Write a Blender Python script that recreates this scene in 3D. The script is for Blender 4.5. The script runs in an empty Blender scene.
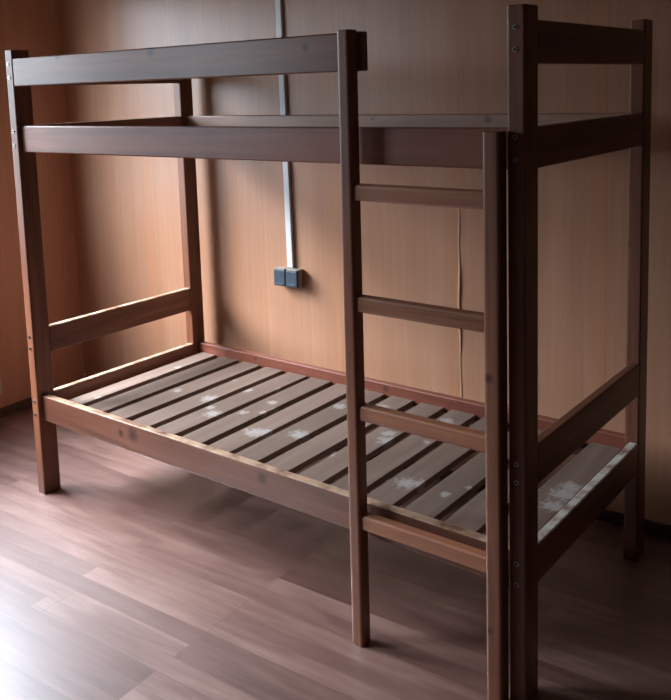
import bpy, bmesh, math, random
from mathutils import Vector, Matrix
random.seed(7)
C = bpy.context.scene.collection

# ------------------------------------------------------------------ camera
cam_d = bpy.data.cameras.new('camera'); cam = bpy.data.objects.new('camera', cam_d); C.objects.link(cam)
FX, PX, PY = 869.466, 326.79, 199.96
IW, IH = 671.0, 700.0
rx, roll, rz = 1.44198, -0.031355, 0.666233
M = Matrix.Rotation(rz, 4, 'Z') @ Matrix.Rotation(rx, 4, 'X') @ Matrix.Rotation(roll, 4, 'Z')
cam.matrix_world = Matrix.Translation((2.83594, -1.774545, 1.49469)) @ M
cam_d.sensor_fit = 'VERTICAL'; cam_d.sensor_height = 24.0; cam_d.sensor_width = 24.0
cam_d.lens = FX / IH * 24.0
cam_d.shift_x = (IW / 2 - PX) / IH
cam_d.shift_y = -(IH / 2 - PY) / IH
cam_d.clip_start = 0.02
bpy.context.scene.camera = cam

# ------------------------------------------------------------------ materials
def new_mat(name):
    m = bpy.data.materials.new(name); m.use_nodes = True
    nt = m.node_tree; nt.nodes.clear()
    out = nt.nodes.new('ShaderNodeOutputMaterial'); b = nt.nodes.new('ShaderNodeBsdfPrincipled')
    nt.links.new(b.outputs[0], out.inputs[0])
    return m, nt, b
def N(nt, t, **k):
    n = nt.nodes.new(t)
    for a, v in k.items():
        if a.startswith('i_'):
            n.inputs[int(a[2:])].default_value = v
        else: setattr(n, a, v)
    return n
def ramp(nt, stops, src):
    r = nt.nodes.new('ShaderNodeValToRGB'); e = r.color_ramp.elements
    while len(e) < len(stops): e.new(0.5)
    for q, (p, c) in zip(e, stops): q.position = p; q.color = (*c, 1) if len(c) == 3 else c
    nt.links.new(src, r.inputs[0]); return r
def mixc(nt, fac, a, b, mode='MIX'):
    m = nt.nodes.new('ShaderNodeMix'); m.data_type = 'RGBA'; m.blend_type = mode
    for s, v in ((m.inputs[0], fac), (m.inputs[6], a), (m.inputs[7], b)):
        if hasattr(v, 'links'): nt.links.new(v, s)
        elif isinstance(v, (int, float)): s.default_value = v
        else: s.default_value = (*v, 1)
    return m.outputs[2]
def math_(nt, op, a, b=None, clamp=False):
    m = nt.nodes.new('ShaderNodeMath'); m.operation = op; m.use_clamp = clamp
    for s, v in ((m.inputs[0], a), (m.inputs[1], b)):
        if v is None: continue
        if hasattr(v, 'links'): nt.links.new(v, s)
        else: s.default_value = v
    return m.outputs[0]
def vmath(nt, op, a, b=None):
    m = nt.nodes.new('ShaderNodeVectorMath'); m.operation = op
    for s, v in ((m.inputs[0], a), (m.inputs[1], b)):
        if v is None: continue
        if hasattr(v, 'links'): nt.links.new(v, s)
        else: s.default_value = v
    return m
def noise(nt, vec, scale, detail=4, rough=.55, dist=0):
    n = N(nt, 'ShaderNodeTexNoise'); nt.links.new(vec, n.inputs['Vector'])
    n.inputs['Scale'].default_value = scale; n.inputs['Detail'].default_value = detail
    n.inputs['Roughness'].default_value = rough; n.inputs['Distortion'].default_value = dist
    return n.outputs['Fac']
def blobs(nt, pts, wob=0.6, nscale=60):
    """mask of irregular spots that sit at fixed places in the room: (x,y,z,r)"""
    g = N(nt, 'ShaderNodeNewGeometry')
    nz = math_(nt, 'MULTIPLY', math_(nt, 'SUBTRACT', noise(nt, g.outputs['Position'], nscale, 3), 0.5), wob * 2)
    tot = None
    for (x, y, z, r) in pts:
        d = vmath(nt, 'DISTANCE', g.outputs['Position'], (x, y, z)).outputs['Value']
        v = math_(nt, 'SUBTRACT', 1.0, math_(nt, 'DIVIDE', d, r))
        tot = v if tot is None else math_(nt, 'MAXIMUM', tot, v)
    return math_(nt, 'ADD', tot, nz)

def wood(name, axis, dark, mid, light, rough=.42, coat=.12, knots=None, contrast=1.0, stains=None, wear_sheen=0.0, wear_sheen_col=(.50, .49, .43)):
    m, nt, b = new_mat(name)
    tc = N(nt, 'ShaderNodeTexCoord'); oi = N(nt, 'ShaderNodeObjectInfo')
    off = vmath(nt, 'SCALE', (0, 0, 0)); off.inputs[0].default_value = (17, 9, 23)
    nt.links.new(oi.outputs['Random'], off.inputs['Scale'])
    p = vmath(nt, 'ADD', tc.outputs['Object'], off.outputs[0]).outputs[0]
    def stretched(s_long, s_cross):
        s = [s_cross] * 3; s['xyz'.index(axis)] = s_long
        return vmath(nt, 'MULTIPLY', p, tuple(s)).outputs[0]
    rings = noise(nt, stretched(1.3, 22), 1.0, 3, .5, .6)
    fine = noise(nt, stretched(7, 190), 1.0, 4, .6)
    big = noise(nt, stretched(2.2, 5), 1.0, 2, .5)
    f = math_(nt, 'ADD', math_(nt, 'MULTIPLY', rings, .6), math_(nt, 'MULTIPLY', fine, .22))
    f = math_(nt, 'ADD', f, math_(nt, 'MULTIPLY', big, .22))
    f = math_(nt, 'MULTIPLY', math_(nt, 'SUBTRACT', f, .52), contrast); f = math_(nt, 'ADD', f, .5)
    col = ramp(nt, [(.3, dark), (.5, mid), (.72, light)], f).outputs[0]
    # small random tone shift from piece to piece
    tone = math_(nt, 'ADD', math_(nt, 'MULTIPLY', oi.outputs['Random'], .22), .9)
    hs = N(nt, 'ShaderNodeHueSaturation'); nt.links.new(col, hs.inputs['Color']); nt.links.new(tone, hs.inputs['Value'])
    col = hs.outputs[0]
    if knots:
        k = blobs(nt, knots, .12, 45)
        kk = ramp(nt, [(.0, (0, 0, 0)), (.35, (.4, .4, .4)), (.75, (.85, .85, .85))], k).outputs[0]
        col = mixc(nt, kk, col, tuple(c * .42 for c in dark))
    if stains:
        s = blobs(nt, stains, .9, 70)
        sm = ramp(nt, [(.05, (0, 0, 0)), (.6, (.5, .5, .5))], s).outputs[0]
        col = mixc(nt, sm, col, (.42, .40, .385))
    if wear_sheen:  # patchy pale tops: worn varnish, with reflected light painted in on some rails
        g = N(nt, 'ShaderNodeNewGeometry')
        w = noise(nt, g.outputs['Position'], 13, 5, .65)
        wr = ramp(nt, [(.34, (0, 0, 0)), (.56, (wear_sheen, wear_sheen, wear_sheen))], w).outputs[0]
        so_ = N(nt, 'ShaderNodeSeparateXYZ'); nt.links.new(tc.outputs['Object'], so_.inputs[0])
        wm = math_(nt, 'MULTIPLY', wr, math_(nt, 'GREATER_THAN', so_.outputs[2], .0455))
        col = mixc(nt, wm, col, wear_sheen_col)
    nt.links.new(col, b.inputs['Base Color'])
    b.inputs['Roughness'].default_value = rough
    b.inputs['Coat Weight'].default_value = coat; b.inputs['Coat Roughness'].default_value = .22
    bu = N(nt, 'ShaderNodeBump'); bu.inputs['Strength'].default_value = .18; bu.inputs['Distance'].default_value = .002
    nt.links.new(f, bu.inputs['Height']); nt.links.new(bu.outputs[0], b.inputs['Normal'])
    return m

D, MI, LI = (.072, .022, .012), (.170, .058, .029), (.270, .104, .052)
WX = wood('varnished_pine_x', 'x', D, MI, LI)
WY = wood('varnished_pine_y', 'y', D, MI, LI)
WZ = wood('varnished_pine_z', 'z', D, MI, LI, knots=[(1.930, -.042, .822, .016), (1.926, -.042, .198, .014), (1.957, .79, 1.0, .012), (1.957, .80, .82, .01)])
W_GUARD = wood('guard_rail_pine', 'x', D, MI, LI, knots=[(.311, 0, 1.628, .022), (.78, 0, 1.62, .024), (1.385, 0, 1.60, .014)])
W_SIDE = wood('golden_side_rail_pine', 'x', (.066, .022, .012), (.125, .045, .026), (.20, .080, .046), knots=[(.564, .016, .352, .034), (.50, .016, .345, .018), (1.152, .016, .352, .026), (1.75, .016, .33, .016)], wear_sheen=.6, wear_sheen_col=(.60, .42, .27))  # pale tan top: worn edge plus reflected light, painted into the colour
W_LEND = wood('left_end_rail_pine', 'y', D, MI, LI, wear_sheen=.8, wear_sheen_col=(.55, .40, .28))  # pale top edges: sheen of the lit back wall painted in, with wear
W_RED = wood('reddish_rail_pine', 'x', (.085, .022, .012), (.155, .042, .023), (.22, .07, .038), knots=[(1.05, .817, .368, .018), (.39, .817, .37, .012), (1.484, .817, 1.372, .018)])
W_RUNG = wood('rung_pine', 'x', (.16, .055, .028), (.30, .115, .058), (.42, .175, .09))
W_MID = wood('dark_red_rail_pine', 'x', (.105, .028, .015), (.215, .062, .034), (.31, .105, .056))
W_TAN = wood('pale_brown_rail_pine', 'x', (.16, .085, .055), (.27, .155, .105), (.36, .22, .155), knots=[(1.484, .817, 1.372, .018), (1.02, .817, 1.375, .008)])
W_TOPW = wood('worn_end_rail_pine', 'y', D, MI, LI, wear_sheen=1.0)
ST = [(.177, .451, .018), (.149, .583, .014), (.162, .167, .014), (.363, .389, .02), (.532, .395, .034), (.652, .293, .032), (.60, .33, .018),
      (.896, .249, .036), (.93, .27, .03), (.759, .494, .02), (.821, .451, .022), (.80, .40, .018), (1.034, .319, .034), (.592, .538, .022),
      (1.124, .673, .03), (1.16, .633, .026), (1.304, .44, .034), (1.28, .49, .026), (1.524, .217, .034), (1.56, .235, .026), (1.649, .219, .015),
      (1.685, .295, .013), (1.383, .686, .03), (1.926, .407, .04), (1.93, .33, .035), (1.92, .46, .03), (.992, .599, .024), (.74, .36, .018),
      (.69, .62, .016), (.45, .6, .02), (1.22, .25, .016), (1.42, .5, .014)]
W_SLAT = wood('raw_slat_wood', 'y', (.088, .052, .037), (.140, .088, .066), (.195, .135, .104), rough=.75, coat=0, contrast=.8,
              stains=[(x - .008, y + .02, .349, r * 1.25) for x, y, r in ST])

# room frame (walls are turned 2.8 degrees from the bed); a plank joint lies at world (1.16,-0.43)
TH = math.radians(2.8); O = Vector((-.865, .861, 0))
e1 = Vector((math.cos(TH), math.sin(TH), 0)); e2 = Vector((-math.sin(TH), math.cos(TH), 0))
def to_uv(x, y):
    d = Vector((x, y, 0)) - O; return d.dot(e1), d.dot(e2)
SEAM_U = to_uv(1.290, .966)[0] % .53
def wallpaper():
    m, nt, b = new_mat('wood_effect_wallpaper')
    tc = N(nt, 'ShaderNodeTexCoord'); P = tc.outputs['Object']
    sx = N(nt, 'ShaderNodeSeparateXYZ'); nt.links.new(P, sx.inputs[0])
    # horizontal run along the wall (object axes: u, v, z); u for the back wall, v for the side walls
    run = math_(nt, 'ADD', sx.outputs[0], sx.outputs[1])
    cb = N(nt, 'ShaderNodeCombineXYZ'); nt.links.new(run, cb.inputs[0]); nt.links.new(sx.outputs[2], cb.inputs[2])
    v1 = vmath(nt, 'MULTIPLY', cb.outputs[0], (70, 1, 1.6)).outputs[0]
    v2 = vmath(nt, 'MULTIPLY', cb.outputs[0], (9, 1, .35)).outputs[0]
    v3 = vmath(nt, 'MULTIPLY', cb.outputs[0], (330, 1, 14)).outputs[0]
    f = math_(nt, 'ADD', math_(nt, 'MULTIPLY', noise(nt, v1, 1, 3), .38), math_(nt, 'MULTIPLY', noise(nt, v2, 1, 2), .42))
    f = math_(nt, 'ADD', f, math_(nt, 'MULTIPLY', noise(nt, v3, 1, 3), .20))
    col = ramp(nt, [(.32, (.375, .182, .106)), (.5, (.435, .222, .132)), (.68, (.495, .265, .163))], f).outputs[0]
    # sheet seams every 0.53 m
    t = math_(nt, 'FRACT', math_(nt, 'DIVIDE', math_(nt, 'SUBTRACT', run, SEAM_U), .53))
    d = math_(nt, 'MULTIPLY', math_(nt, 'ABSOLUTE', math_(nt, 'SUBTRACT', t, .5)), 1.0)
    line = math_(nt, 'GREATER_THAN', d, .4985)
    band = math_(nt, 'GREATER_THAN', t, .91)
    col = mixc(nt, math_(nt, 'MULTIPLY', band, .28), col, (.50, .215, .095))
    col = mixc(nt, math_(nt, 'MULTIPLY', line, .45), col, (.16, .07, .04))
    nt.links.new(col, b.inputs['Base Color'])
    b.inputs['Roughness'].default_value = .33; b.inputs['Specular IOR Level'].default_value = .6
    bu = N(nt, 'ShaderNodeBump'); bu.inputs['Strength'].default_value = .12; bu.inputs['Distance'].default_value = .002
    nt.links.new(f, bu.inputs['Height']); nt.links.new(bu.outputs[0], b.inputs['Normal'])
    return m
WALL = wallpaper()

def laminate():
    m, nt, b = new_mat('laminate_floor')
    tc = N(nt, 'ShaderNodeTexCoord')
    P = vmath(nt, 'ADD', tc.outputs['Object'], (LAM_X, LAM_Y, 0)).outputs[0]
    def brick(w, h, offs=.5, freq=2):
        n = N(nt, 'ShaderNodeTexBrick'); n.offset = offs; n.offset_frequency = freq
        nt.links.new(P, n.inputs['Vector'])
        n.inputs['Color1'].default_value = (0, 0, 0, 1); n.inputs['Color2'].default_value = (1, 1, 1, 1)
        n.inputs['Mortar'].default_value = (.5, .5, .5, 1)
        n.inputs['Scale'].default_value = 1; n.inputs['Mortar Size'].default_value = .0014; n.inputs['Mortar Smooth'].default_value = .2
        n.inputs['Bias'].default_value = 0; n.inputs['Brick Width'].default_value = w; n.inputs['Row Height'].default_value = h
        return n
    plank = brick(1.29, .192, .37, 2)
    strip = brick(1.29, .064, .41, 3)
    rnd = N(nt, 'ShaderNodeSeparateColor'); nt.links.new(strip.outputs['Color'], rnd.inputs[0])
    ofs = N(nt, 'ShaderNodeCombineXYZ'); nt.links.new(math_(nt, 'MULTIPLY', rnd.outputs[0], 13.0), ofs.inputs[0]); nt.links.new(math_(nt, 'MULTIPLY', rnd.outputs[0], 7.0), ofs.inputs[1])
    P2 = vmath(nt, 'ADD', P, ofs.outputs[0]).outputs[0]
    g1 = noise(nt, vmath(nt, 'MULTIPLY', P2, (2.4, 26, 1)).outputs[0], 1, 4, .55, .8)
    g2 = noise(nt, vmath(nt, 'MULTIPLY', P2, (14, 160, 1)).outputs[0], 1, 3, .6)
    g3 = noise(nt, vmath(nt, 'MULTIPLY', P2, (3, 6, 1)).outputs[0], 1, 2, .5)
    f = math_(nt, 'ADD', math_(nt, 'MULTIPLY', g1, .5), math_(nt, 'MULTIPLY', g2, .18))
    f = math_(nt, 'ADD', f, math_(nt, 'MULTIPLY', g3, .3))
    f = math_(nt, 'ADD', f, math_(nt, 'MULTIPLY', math_(nt, 'SUBTRACT', rnd.outputs[0], .5), .22))
    col = ramp(nt, [(.3, (.085, .036, .029)), (.5, (.150, .075, .060)), (.7, (.245, .140, .115))], f).outputs[0]
    col = mixc(nt, math_(nt, 'MULTIPLY', plank.outputs['Fac'], .6), col, (.07, .03, .02))
    nt.links.new(col, b.inputs['Base Color'])
    rr = math_(nt, 'ADD', math_(nt, 'MULTIPLY', g1, .12), .31)
    nt.links.new(rr, b.inputs['Roughness'])
    b.inputs['Specular IOR Level'].default_value = .9
    b.inputs['Coat Weight'].default_value = 1.0; b.inputs['Coat Roughness'].default_value = .42
    bu = N(nt, 'ShaderNodeBump'); bu.inputs['Strength'].default_value = .15; bu.inputs['Distance'].default_value = .001
    h = math_(nt, 'SUBTRACT', f, plank.outputs['Fac']); nt.links.new(h, bu.inputs['Height']); nt.links.new(bu.outputs[0], b.inputs['Normal'])
    return m
ju, jv = to_uv(1.162, -.429)
LAM_X = -ju + 1.29 * 8; LAM_Y = -jv + .192 * 40
FLOOR = laminate()

def plain(name, col, rough=.5, metal=0, spec=.5, coat=0, mottled=0.0):
    m, nt, b = new_mat(name)
    tc = N(nt, 'ShaderNodeTexCoord'); f = noise(nt, tc.outputs['Object'], 18, 4)
    a = tuple(c * (1 - mottled) for c in col); z = tuple(min(1, c * (1 + mottled)) for c in col)
    r = ramp(nt, [(.3, a), (.7, z)], f); nt.links.new(r.outputs[0], b.inputs['Base Color'])
    b.inputs['Roughness'].default_value = rough; b.inputs['Metallic'].default_value = metal
    b.inputs['Specular IOR Level'].default_value = spec; b.inputs['Coat Weight'].default_value = coat
    return m
M_BASE = plain('dark_baseboard', (.055, .026, .020), .4, mottled=.2)
M_CEIL = plain('ceiling_paint', (.22, .17, .13), .8, mottled=.03)
M_DARK = plain('dark_wall_paint', (.07, .045, .035), .6, mottled=.08)
M_TRUNK = plain('white_plastic', (.72, .73, .74), .35, mottled=.02)
M_LID = plain('slate_grey_plastic', (.060, .080, .105), .3, mottled=.05)
M_BODY = plain('warm_grey_plastic', (.30, .25, .21), .45, mottled=.05)
M_STEEL = plain('bolt_steel', (.45, .43, .40), .35, metal=1, mottled=.1)
M_HEX_SHADE = plain('hex_recess_shade', (.012, .008, .007), .8)
M_FRAME = plain('white_window_paint', (.75, .75, .74), .4, mottled=.02)
M_PAPER = plain('lifted_wallpaper_edge', (.50, .27, .155), .55, mottled=.06)
def glass():
    m = bpy.data.materials.new('window_glass'); m.use_nodes = True; nt = m.node_tree; nt.nodes.clear()
    out = nt.nodes.new('ShaderNodeOutputMaterial'); t = nt.nodes.new('ShaderNodeBsdfTransparent'); g = nt.nodes.new('ShaderNodeBsdfGlossy')
    g.inputs['Roughness'].default_value = .02; fr = nt.nodes.new('ShaderNodeFresnel'); fr.inputs[0].default_value = 1.45
    ge = nt.nodes.new('ShaderNodeNewGeometry'); fo = math_(nt, 'MULTIPLY', fr.outputs[0], math_(nt, 'SUBTRACT', 1.0, ge.outputs['Backfacing']))
    mx = nt.nodes.new('ShaderNodeMixShader'); nt.links.new(fo, mx.inputs[0]); nt.links.new(t.outputs[0], mx.inputs[1]); nt.links.new(g.outputs[0], mx.inputs[2])
    nt.links.new(mx.outputs[0], out.inputs[0]); return m
M_GLASS = glass()

# ------------------------------------------------------------------ mesh helpers
def mesh_obj(name, bm, mats, parent=None, loc=(0, 0, 0), rot=(0, 0, 0)):
    bm.normal_update()
    me = bpy.data.meshes.new(name); bm.to_mesh(me); bm.free()
    for m in (mats if isinstance(mats, (list, tuple)) else [mats]): me.materials.append(m)
    o = bpy.data.objects.new(name, me); C.objects.link(o)
    o.location = loc; o.rotation_euler = rot
    if parent: o.parent = parent
    return o
def rbox(bm, c, s, bev=.003, seg=2, mat=0, round_axis=None):
    """box centred c, size s, bevelled; appended to bm"""
    t = bmesh.new(); bmesh.ops.create_cube(t, size=1)
    for v in t.verts: v.co = Vector((v.co.x * s[0], v.co.y * s[1], v.co.z * s[2])) + Vector(c)
    if bev > 0:
        ed = list(t.edges)
        if round_axis is not None:   # only edges running along this axis get the big radius
            i = 'xyz'.index(round_axis)
            ed = [e for e in t.edges if abs((e.verts[0].co - e.verts[1].co)[i]) > .5 * s[i]]
        bmesh.ops.bevel(t, geom=ed, offset=bev, segments=seg, affect='EDGES', profile=.5)
        if round_axis is not None:
            i = 'xyz'.index(round_axis)
            ends = [e for e in t.edges if all(abs(abs(v.co[i] - c[i]) - s[i] / 2) < 1e-6 for v in e.verts)]
            bmesh.ops.bevel(t, geom=ends, offset=.0015, segments=1, affect='EDGES')
    for f in t.faces: f.material_index = mat; f.smooth = False
    me = bpy.data.meshes.new('t'); t.to_mesh(me); t.free(); bm.from_mesh(me); bpy.data.meshes.remove(me)
    return bm
def cyl(bm, c, r, h, axis='y', seg=20, mat=0):
    t = bmesh.new(); bmesh.ops.create_cone(t, cap_ends=True, segments=seg, radius1=r, radius2=r, depth=h)
    R = {'z': Matrix(), 'y': Matrix.Rotation(math.pi / 2, 4, 'X'), 'x': Matrix.Rotation(math.pi / 2, 4, 'Y')}[axis]
    bmesh.ops.transform(t, matrix=Matrix.Translation(c) @ R, verts=t.verts)
    for f in t.faces: f.material_index = mat
    me = bpy.data.meshes.new('t'); t.to_mesh(me); t.free(); bm.from_mesh(me); bpy.data.meshes.remove(me)

# ------------------------------------------------------------------ the bed
W, H, L = .8618, 1.6606, 2.0
TX, TY = .043, .0715
ROOT = Vector((1.0, W / 2, 0))
bed = bpy.data.objects.new('bunk_bed', None); C.objects.link(bed); bed.location = ROOT
bed['label'] = 'empty reddish-brown wooden bunk bed with ladder and bare slats along the wall'
bed['category'] = 'bed'
def bar(name, lo, hi, mat, bev=.003, seg=2, round_axis=None, label=None, rot=0, parent=None):
    c = [(a + b) / 2 for a, b in zip(lo, hi)]; s = [b - a for a, b in zip(lo, hi)]
    o = mesh_obj(name, rbox(bmesh.new(), (0, 0, 0), s, bev, seg, 0, round_axis), mat, bed, Vector(c) - ROOT, (0, 0, rot))
    if label: o['label'] = label
    return o
def bolts(post, x, y, zs, sgn, pz):
    for z in zs:
        bm = bmesh.new()
        cyl(bm, (0, 0, 0), .0058, .003, 'y', 20, 0)          # washer-like rim
        cyl(bm, (0, sgn * .0013, 0), .0032, .002, 'y', 6, 1)  # raised hexagon, shade of a recess put into its colour
        o = mesh_obj('bolt', bm, [M_STEEL, M_HEX_SHADE], post)
        o['label'] = 'small round steel bolt head'
        o.location = Vector((x, y + sgn * .0008, z)) - Vector(post_centres[post.name])
post_centres = {}
GZ = (1.5320, 1.6298); MZ = (1.2967, 1.3915); LZ = (.2889, .3870); UZ = (.539, .639)
for (x0, y0) in ((0, 0), (0, W - TY), (L - TX, 0), (L - TX, W - TY)):
    bm = bmesh.new(); rbox(bm, (0, 0, 0), (TX, TY, H), .0045, 3, 0, 'z')
    c = (x0 + TX / 2, y0 + TY / 2, H / 2)
    p = mesh_obj('post', bm, WZ, bed, Vector(c) - ROOT); post_centres[p.name] = c
    front = y0 == 0
    zs = [1.612, 1.564, 1.372, 1.322, .612, .567, .364, .312]
    xb = x0 + TX * (.48 if x0 else .42)
    bolts(p, xb, 0 if front else W, zs, -1 if front else 1, H / 2)
RT = .0285; IN = .016
# long rails
bar('guard_rail', (TX, .0005, GZ[0]), (1.566, .0005 + .026, GZ[1]), W_GUARD, .004)
bar('side_rail', (TX, IN, MZ[0]), (L - TX, IN + RT, MZ[1]), W_MID, .004)
bar('side_rail', (TX, W - IN - RT, MZ[0]), (L - TX, W - IN, MZ[1]), W_TAN, .004, label='upper back rail, pale brown inner face')
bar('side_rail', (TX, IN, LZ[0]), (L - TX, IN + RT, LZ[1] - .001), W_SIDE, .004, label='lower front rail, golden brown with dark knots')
bar('side_rail', (TX, W - IN - RT, LZ[0]), (L - TX, W - IN, LZ[1]), W_RED, .004, label='lower back rail, redder than the rest')
# short rails at both ends, flush with the outer faces
for z in (GZ, MZ, UZ, LZ):
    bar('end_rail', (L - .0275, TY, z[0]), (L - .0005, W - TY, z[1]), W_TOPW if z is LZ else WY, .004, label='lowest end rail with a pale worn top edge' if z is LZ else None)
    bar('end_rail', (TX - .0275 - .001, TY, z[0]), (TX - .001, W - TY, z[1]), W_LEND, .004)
# cleats that carry the slats
for (z, full) in ((LZ, True),):
    bar('slat_cleat', (TX + .002, IN + RT, z[0] + .014), (L - TX - .002, IN + RT + .02, z[0] + .039), WX, .002)
    bar('slat_cleat', (TX + .002, W - IN - RT - .02, z[0] + .014), (L - TX - .002, W - IN - RT, z[0] + .039), WX, .002)
# slats, grey bare boards with splashes of plaster
for k in range(15):
    xc = .1190 + .1265 * k + random.uniform(-.003, .003)
    w = random.uniform(.094, .099) * (1 if 0 < k < 14 else .88)
    if k == 14: xc, w = 1.893, .100
    zt = LZ[0] + .039
    bar('slat', (xc - w / 2, IN + RT + .002, zt), (xc + w / 2, W - IN - RT - .002, zt + .020), W_SLAT, .0015, 1, rot=math.radians(random.uniform(-.1, .9)) if k < 14 else 0, label='bare greyish board')
# ladder: two stiles, four rungs
def stile(x0, x1, top):
    return bar('ladder_stile', (x0, -.0425, 0), (x1, -.0008, top), WZ, .008, 4, 'z')
stile(1.5150, 1.5525, 1.6335).rotation_euler.y = .0045
stile(1.9160, 1.9590, 1.3865)
for z1 in (1.2525, .9655, .676, .3745):
    bar('ladder_rung', (1.549, -.034, z1 - .043), (1.917, -.002, z1), W_RUNG, .007, 3, 'x')

# ------------------------------------------------------------------ the room
def uvw(u, v, z=0): return O + e1 * u + e2 * v + Vector((0, 0, z))
RU, RV, RZ = 4.7, -4.0, 2.5      # room extents in its own frame
def room_obj(name, boxes, mat, kind='structure', bev=0):
    bm = bmesh.new()
    for lo, hi in boxes:
        c = [(a + b) / 2 for a, b in zip(lo, hi)]; s = [b - a for a, b in zip(lo, hi)]
        rbox(bm, c, s, bev, 1)
    o = mesh_obj(name, bm, mat, None, O, (0, 0, TH))
    if kind: o['kind'] = kind
    return o
T = .09
V0, V1, Z0, Z1 = -1.80, -.45, .90, 2.05     # window openings in the left wall
VB0, VB1, ZB0, ZB1 = -3.15, -2.25, 1.22, 2.20
room_obj('floor', [((-T, RV - T, -.1), (RU + T, T, 0))], FLOOR)
room_obj('ceiling', [((-T, RV - T, RZ), (RU + T, T, RZ + .1))], M_CEIL)
room_obj('wall_back', [((-T, 0, 0), (RU + T, T, RZ))], WALL)
room_obj('wall_left', [((-T, RV, 0), (0, VB0, RZ)), ((-T, VB1, 0), (0, V0, RZ)), ((-T, VB0, 0), (0, VB1, ZB0)), ((-T, VB0, ZB1), (0, VB1, RZ)), ((-T, V1, 0), (0, 0, RZ)), ((-T, V0, 0), (0, V1, Z0)), ((-T, V0, Z1), (0, V1, RZ))], WALL)
room_obj('wall_right', [((RU, RV, 0), (RU + T, 0, RZ))], M_DARK)
room_obj('wall_front', [((-T, RV - T, 0), (RU + T, RV, RZ))], M_DARK)
room_obj('baseboard_back', [((0, -.012, 0), (RU, 0, .042))], M_BASE, bev=.002)
room_obj('baseboard_left', [((0, RV, 0), (.012, -.012, .042))], M_BASE, bev=.002)
# windows with two casements each
fw = .05
for k, (a0, a1, z0, z1) in enumerate(((V0, V1, Z0, Z1), (VB0, VB1, ZB0, ZB1))):
    vm = (a0 + a1) / 2
    win = room_obj('window_%d' % (k + 1), [((-.08, a0, z0), (-.035, a1, z0 + fw)), ((-.08, a0, z1 - fw), (-.035, a1, z1)), ((-.08, a0, z0 + fw), (-.035, a0 + fw, z1 - fw)),
                          ((-.08, a1 - fw, z0 + fw), (-.035, a1, z1 - fw)), ((-.08, vm - .03, z0 + fw), (-.035, vm + .03, z1 - fw))], M_FRAME, bev=.003)
    pane = room_obj('window_pane', [((-.060, a0 + fw, z0 + fw), (-.056, vm - .03, z1 - fw)), ((-.060, vm + .03, z0 + fw), (-.056, a1 - fw, z1 - fw))], M_GLASS, kind=None)
    pane.parent = win; pane.location = (0, 0, 0); pane.rotation_euler = (0, 0, 0)
# lifted wallpaper edge on the back wall, a wavy ridge along the seam
def seam(u0, z0, z1):
    bm = bmesh.new(); n = 46; prev = None
    for i in range(n + 1):
        t = i / n; z = z0 + (z1 - z0) * t
        a = .5 + .5 * math.sin(t * 17 + 1.3) * math.sin(t * 6.1 + .4)
        w = .004 + .011 * a * (math.sin(math.pi * t) ** .4 if 0 < t < 1 else 0); d = .0008 + .006 * a * math.sin(math.pi * t)
        wob = .003 * math.sin(t * 23)
        ring = [bm.verts.new((u0 + wob - w, -.0004, z)), bm.verts.new((u0 + wob - w * .3, -d, z)), bm.verts.new((u0 + wob * .3, -d * .9, z)), bm.verts.new((u0 + wob * .3, .0, z))]
        if prev:
            for j in range(3): bm.faces.new((prev[j], prev[j + 1], ring[j + 1], ring[j]))
        prev = ring
    for f in bm.faces: f.smooth = True
    o = mesh_obj('trim_1', bm, M_PAPER, None, O, (0, 0, TH)); o['kind'] = 'structure'; return o
su, _ = to_uv(1.290, .966)
seam(su, .30, 1.10)

# trunking and double socket on the back wall
def wall_empty(name, u, z, label, cat, v=0):
    o = bpy.data.objects.new(name, None); C.objects.link(o); o.location = uvw(u, v, z); o.rotation_euler = (0, 0, TH)
    o['label'] = label; o['category'] = cat; return o
cu, _ = to_uv(.5065, .927)
bm = bmesh.new(); rbox(bm, (0, -.0078, 0), (.028, .0150, RZ - .757), .002, 2)
tr = mesh_obj('cable_trunking', bm, M_TRUNK, None, uvw(cu, 0, (RZ + .757) / 2), (0, -.012, TH))
tr['label'] = 'white plastic cable trunking running down the wall to the sockets'; tr['category'] = 'cable trunking'
s0, _ = to_uv(.451, .885); s1, _ = to_uv(.577, .885)
sc = (s0 + s1) / 2; sw = s1 - s0
so = wall_empty('double_socket', sc, .678, 'grey double wall socket with flip lids below the white trunking', 'socket')
bm = bmesh.new(); rbox(bm, (0, -.017, .0385), (sw, .033, .077), .004, 2)
mesh_obj('housing', bm, M_BODY, so)
for s in (-1, 1):
    bm = bmesh.new(); cx = s * sw / 4
    rbox(bm, (cx, -.0385, .037), (sw / 2 - .004, .012, .068), .004, 3)
    rbox(bm, (cx, -.0445, .012), (sw / 2 - .022, .004, .010), .0015, 1)
    o = mesh_obj('socket_lid', bm, M_LID, so); o['label'] = 'slate grey lid'
    bm = bmesh.new(); cyl(bm, (cx, -.037, .074), .004, sw / 2 - .012, 'x', 12)
    mesh_obj('hinge', bm, M_BODY, o)
# small pale plate low on the left wall, at the very edge of the view
bm = bmesh.new(); pu, pv = to_uv(-.845, .33)
rbox(bm, (.006, 0, 0), (.010, .08, .075), .003, 2)
rbox(bm, (.0115, 0, 0), (.003, .045, .045), .001, 1)
pl = mesh_obj('wall_plate', bm, plain('pale_plate', (.5, .44, .40), .5, mottled=.03), None, uvw(0, pv, .145), (0, 0, TH))
pl['label'] = 'small pale plate low on the left wall just above the baseboard'; pl['category'] = 'wall plate'

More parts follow.
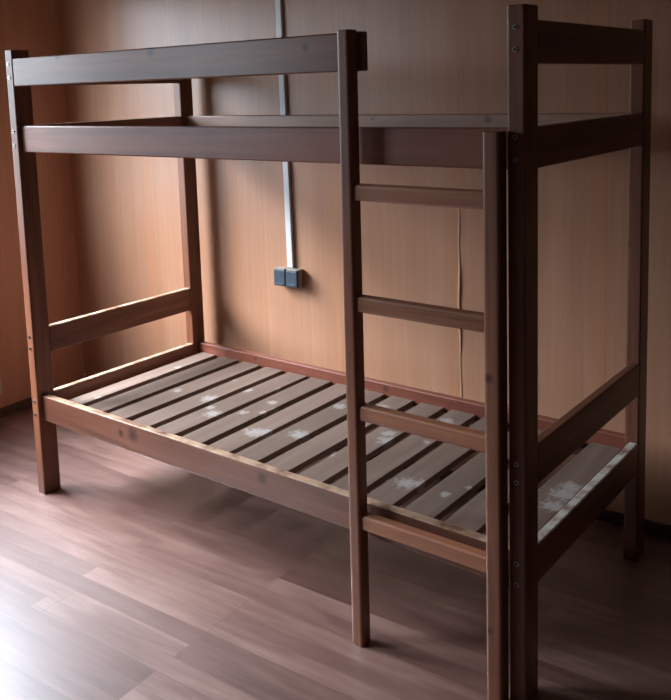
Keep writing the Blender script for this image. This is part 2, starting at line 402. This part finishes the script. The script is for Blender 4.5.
# ------------------------------------------------------------------ daylight
SKY, SUN_AZ, SUN_EL = 7.6, 208, 44
w = bpy.data.worlds.new('overcast_sky'); bpy.context.scene.world = w; w.use_nodes = True
nt = w.node_tree; nt.nodes.clear()
out = nt.nodes.new('ShaderNodeOutputWorld'); bg = nt.nodes.new('ShaderNodeBackground')
tc = nt.nodes.new('ShaderNodeTexCoord'); sp = nt.nodes.new('ShaderNodeSeparateXYZ'); nt.links.new(tc.outputs['Generated'], sp.inputs[0])
r = ramp(nt, [(0, (.10, .11, .10)), (.49, (.13, .14, .13)), (.52, (.62, .74, .87)), (.66, (.80, .95, 1.12)), (1, (1.05, 1.25, 1.47))],
         math_(nt, 'ADD', math_(nt, 'MULTIPLY', sp.outputs[2], .5), .5))
# the sky is brightest around the veiled sun, low to the front left of the bed
az, el = math.radians(SUN_AZ), math.radians(SUN_EL)
sd = (math.cos(el) * math.cos(az), math.cos(el) * math.sin(az), math.sin(el))
dt = vmath(nt, 'DOT_PRODUCT', tc.outputs['Generated'], sd).outputs['Value']
lobe = math_(nt, 'MULTIPLY', math_(nt, 'POWER', math_(nt, 'MAXIMUM', dt, 0.0), 18.0), 9.0)
up = math_(nt, 'MULTIPLY', math_(nt, 'ADD', sp.outputs[2], .03), 12.0, True)
gs = vmath(nt, 'SCALE', (.90, .97, 1.04)); nt.links.new(math_(nt, 'MULTIPLY', lobe, up), gs.inputs['Scale'])
gl = vmath(nt, 'ADD', r.outputs[0], gs.outputs[0]).outputs[0]
nt.links.new(gl, bg.inputs[0]); bg.inputs[1].default_value = SKY
nt.links.new(bg.outputs[0], out.inputs[0])
for (a0, a1, z0, z1) in ((V0, V1, Z0, Z1), (VB0, VB1, ZB0, ZB1)):
    ld = bpy.data.lights.new('window_portal', 'AREA'); ld.shape = 'RECTANGLE'; ld.size = a1 - a0; ld.size_y = z1 - z0
    ld.cycles.is_portal = True
    lo = bpy.data.objects.new('window_portal', ld); C.objects.link(lo)
    lo.location = uvw(-T - .01, (a0 + a1) / 2, (z0 + z1) / 2)
    X = e2.copy(); Zl = -e1; Yl = Zl.cross(X)      # emits along -Z = into the room
    lo.rotation_euler = Matrix((X, Yl, Zl)).transposed().to_euler()

vs = bpy.context.scene.view_settings
bpy.context.scene.display_settings.display_device = 'sRGB'
vs.view_transform = 'Standard'; vs.look = 'None'; vs.gamma = 1; vs.use_curve_mapping = False
vs.exposure = 0.95
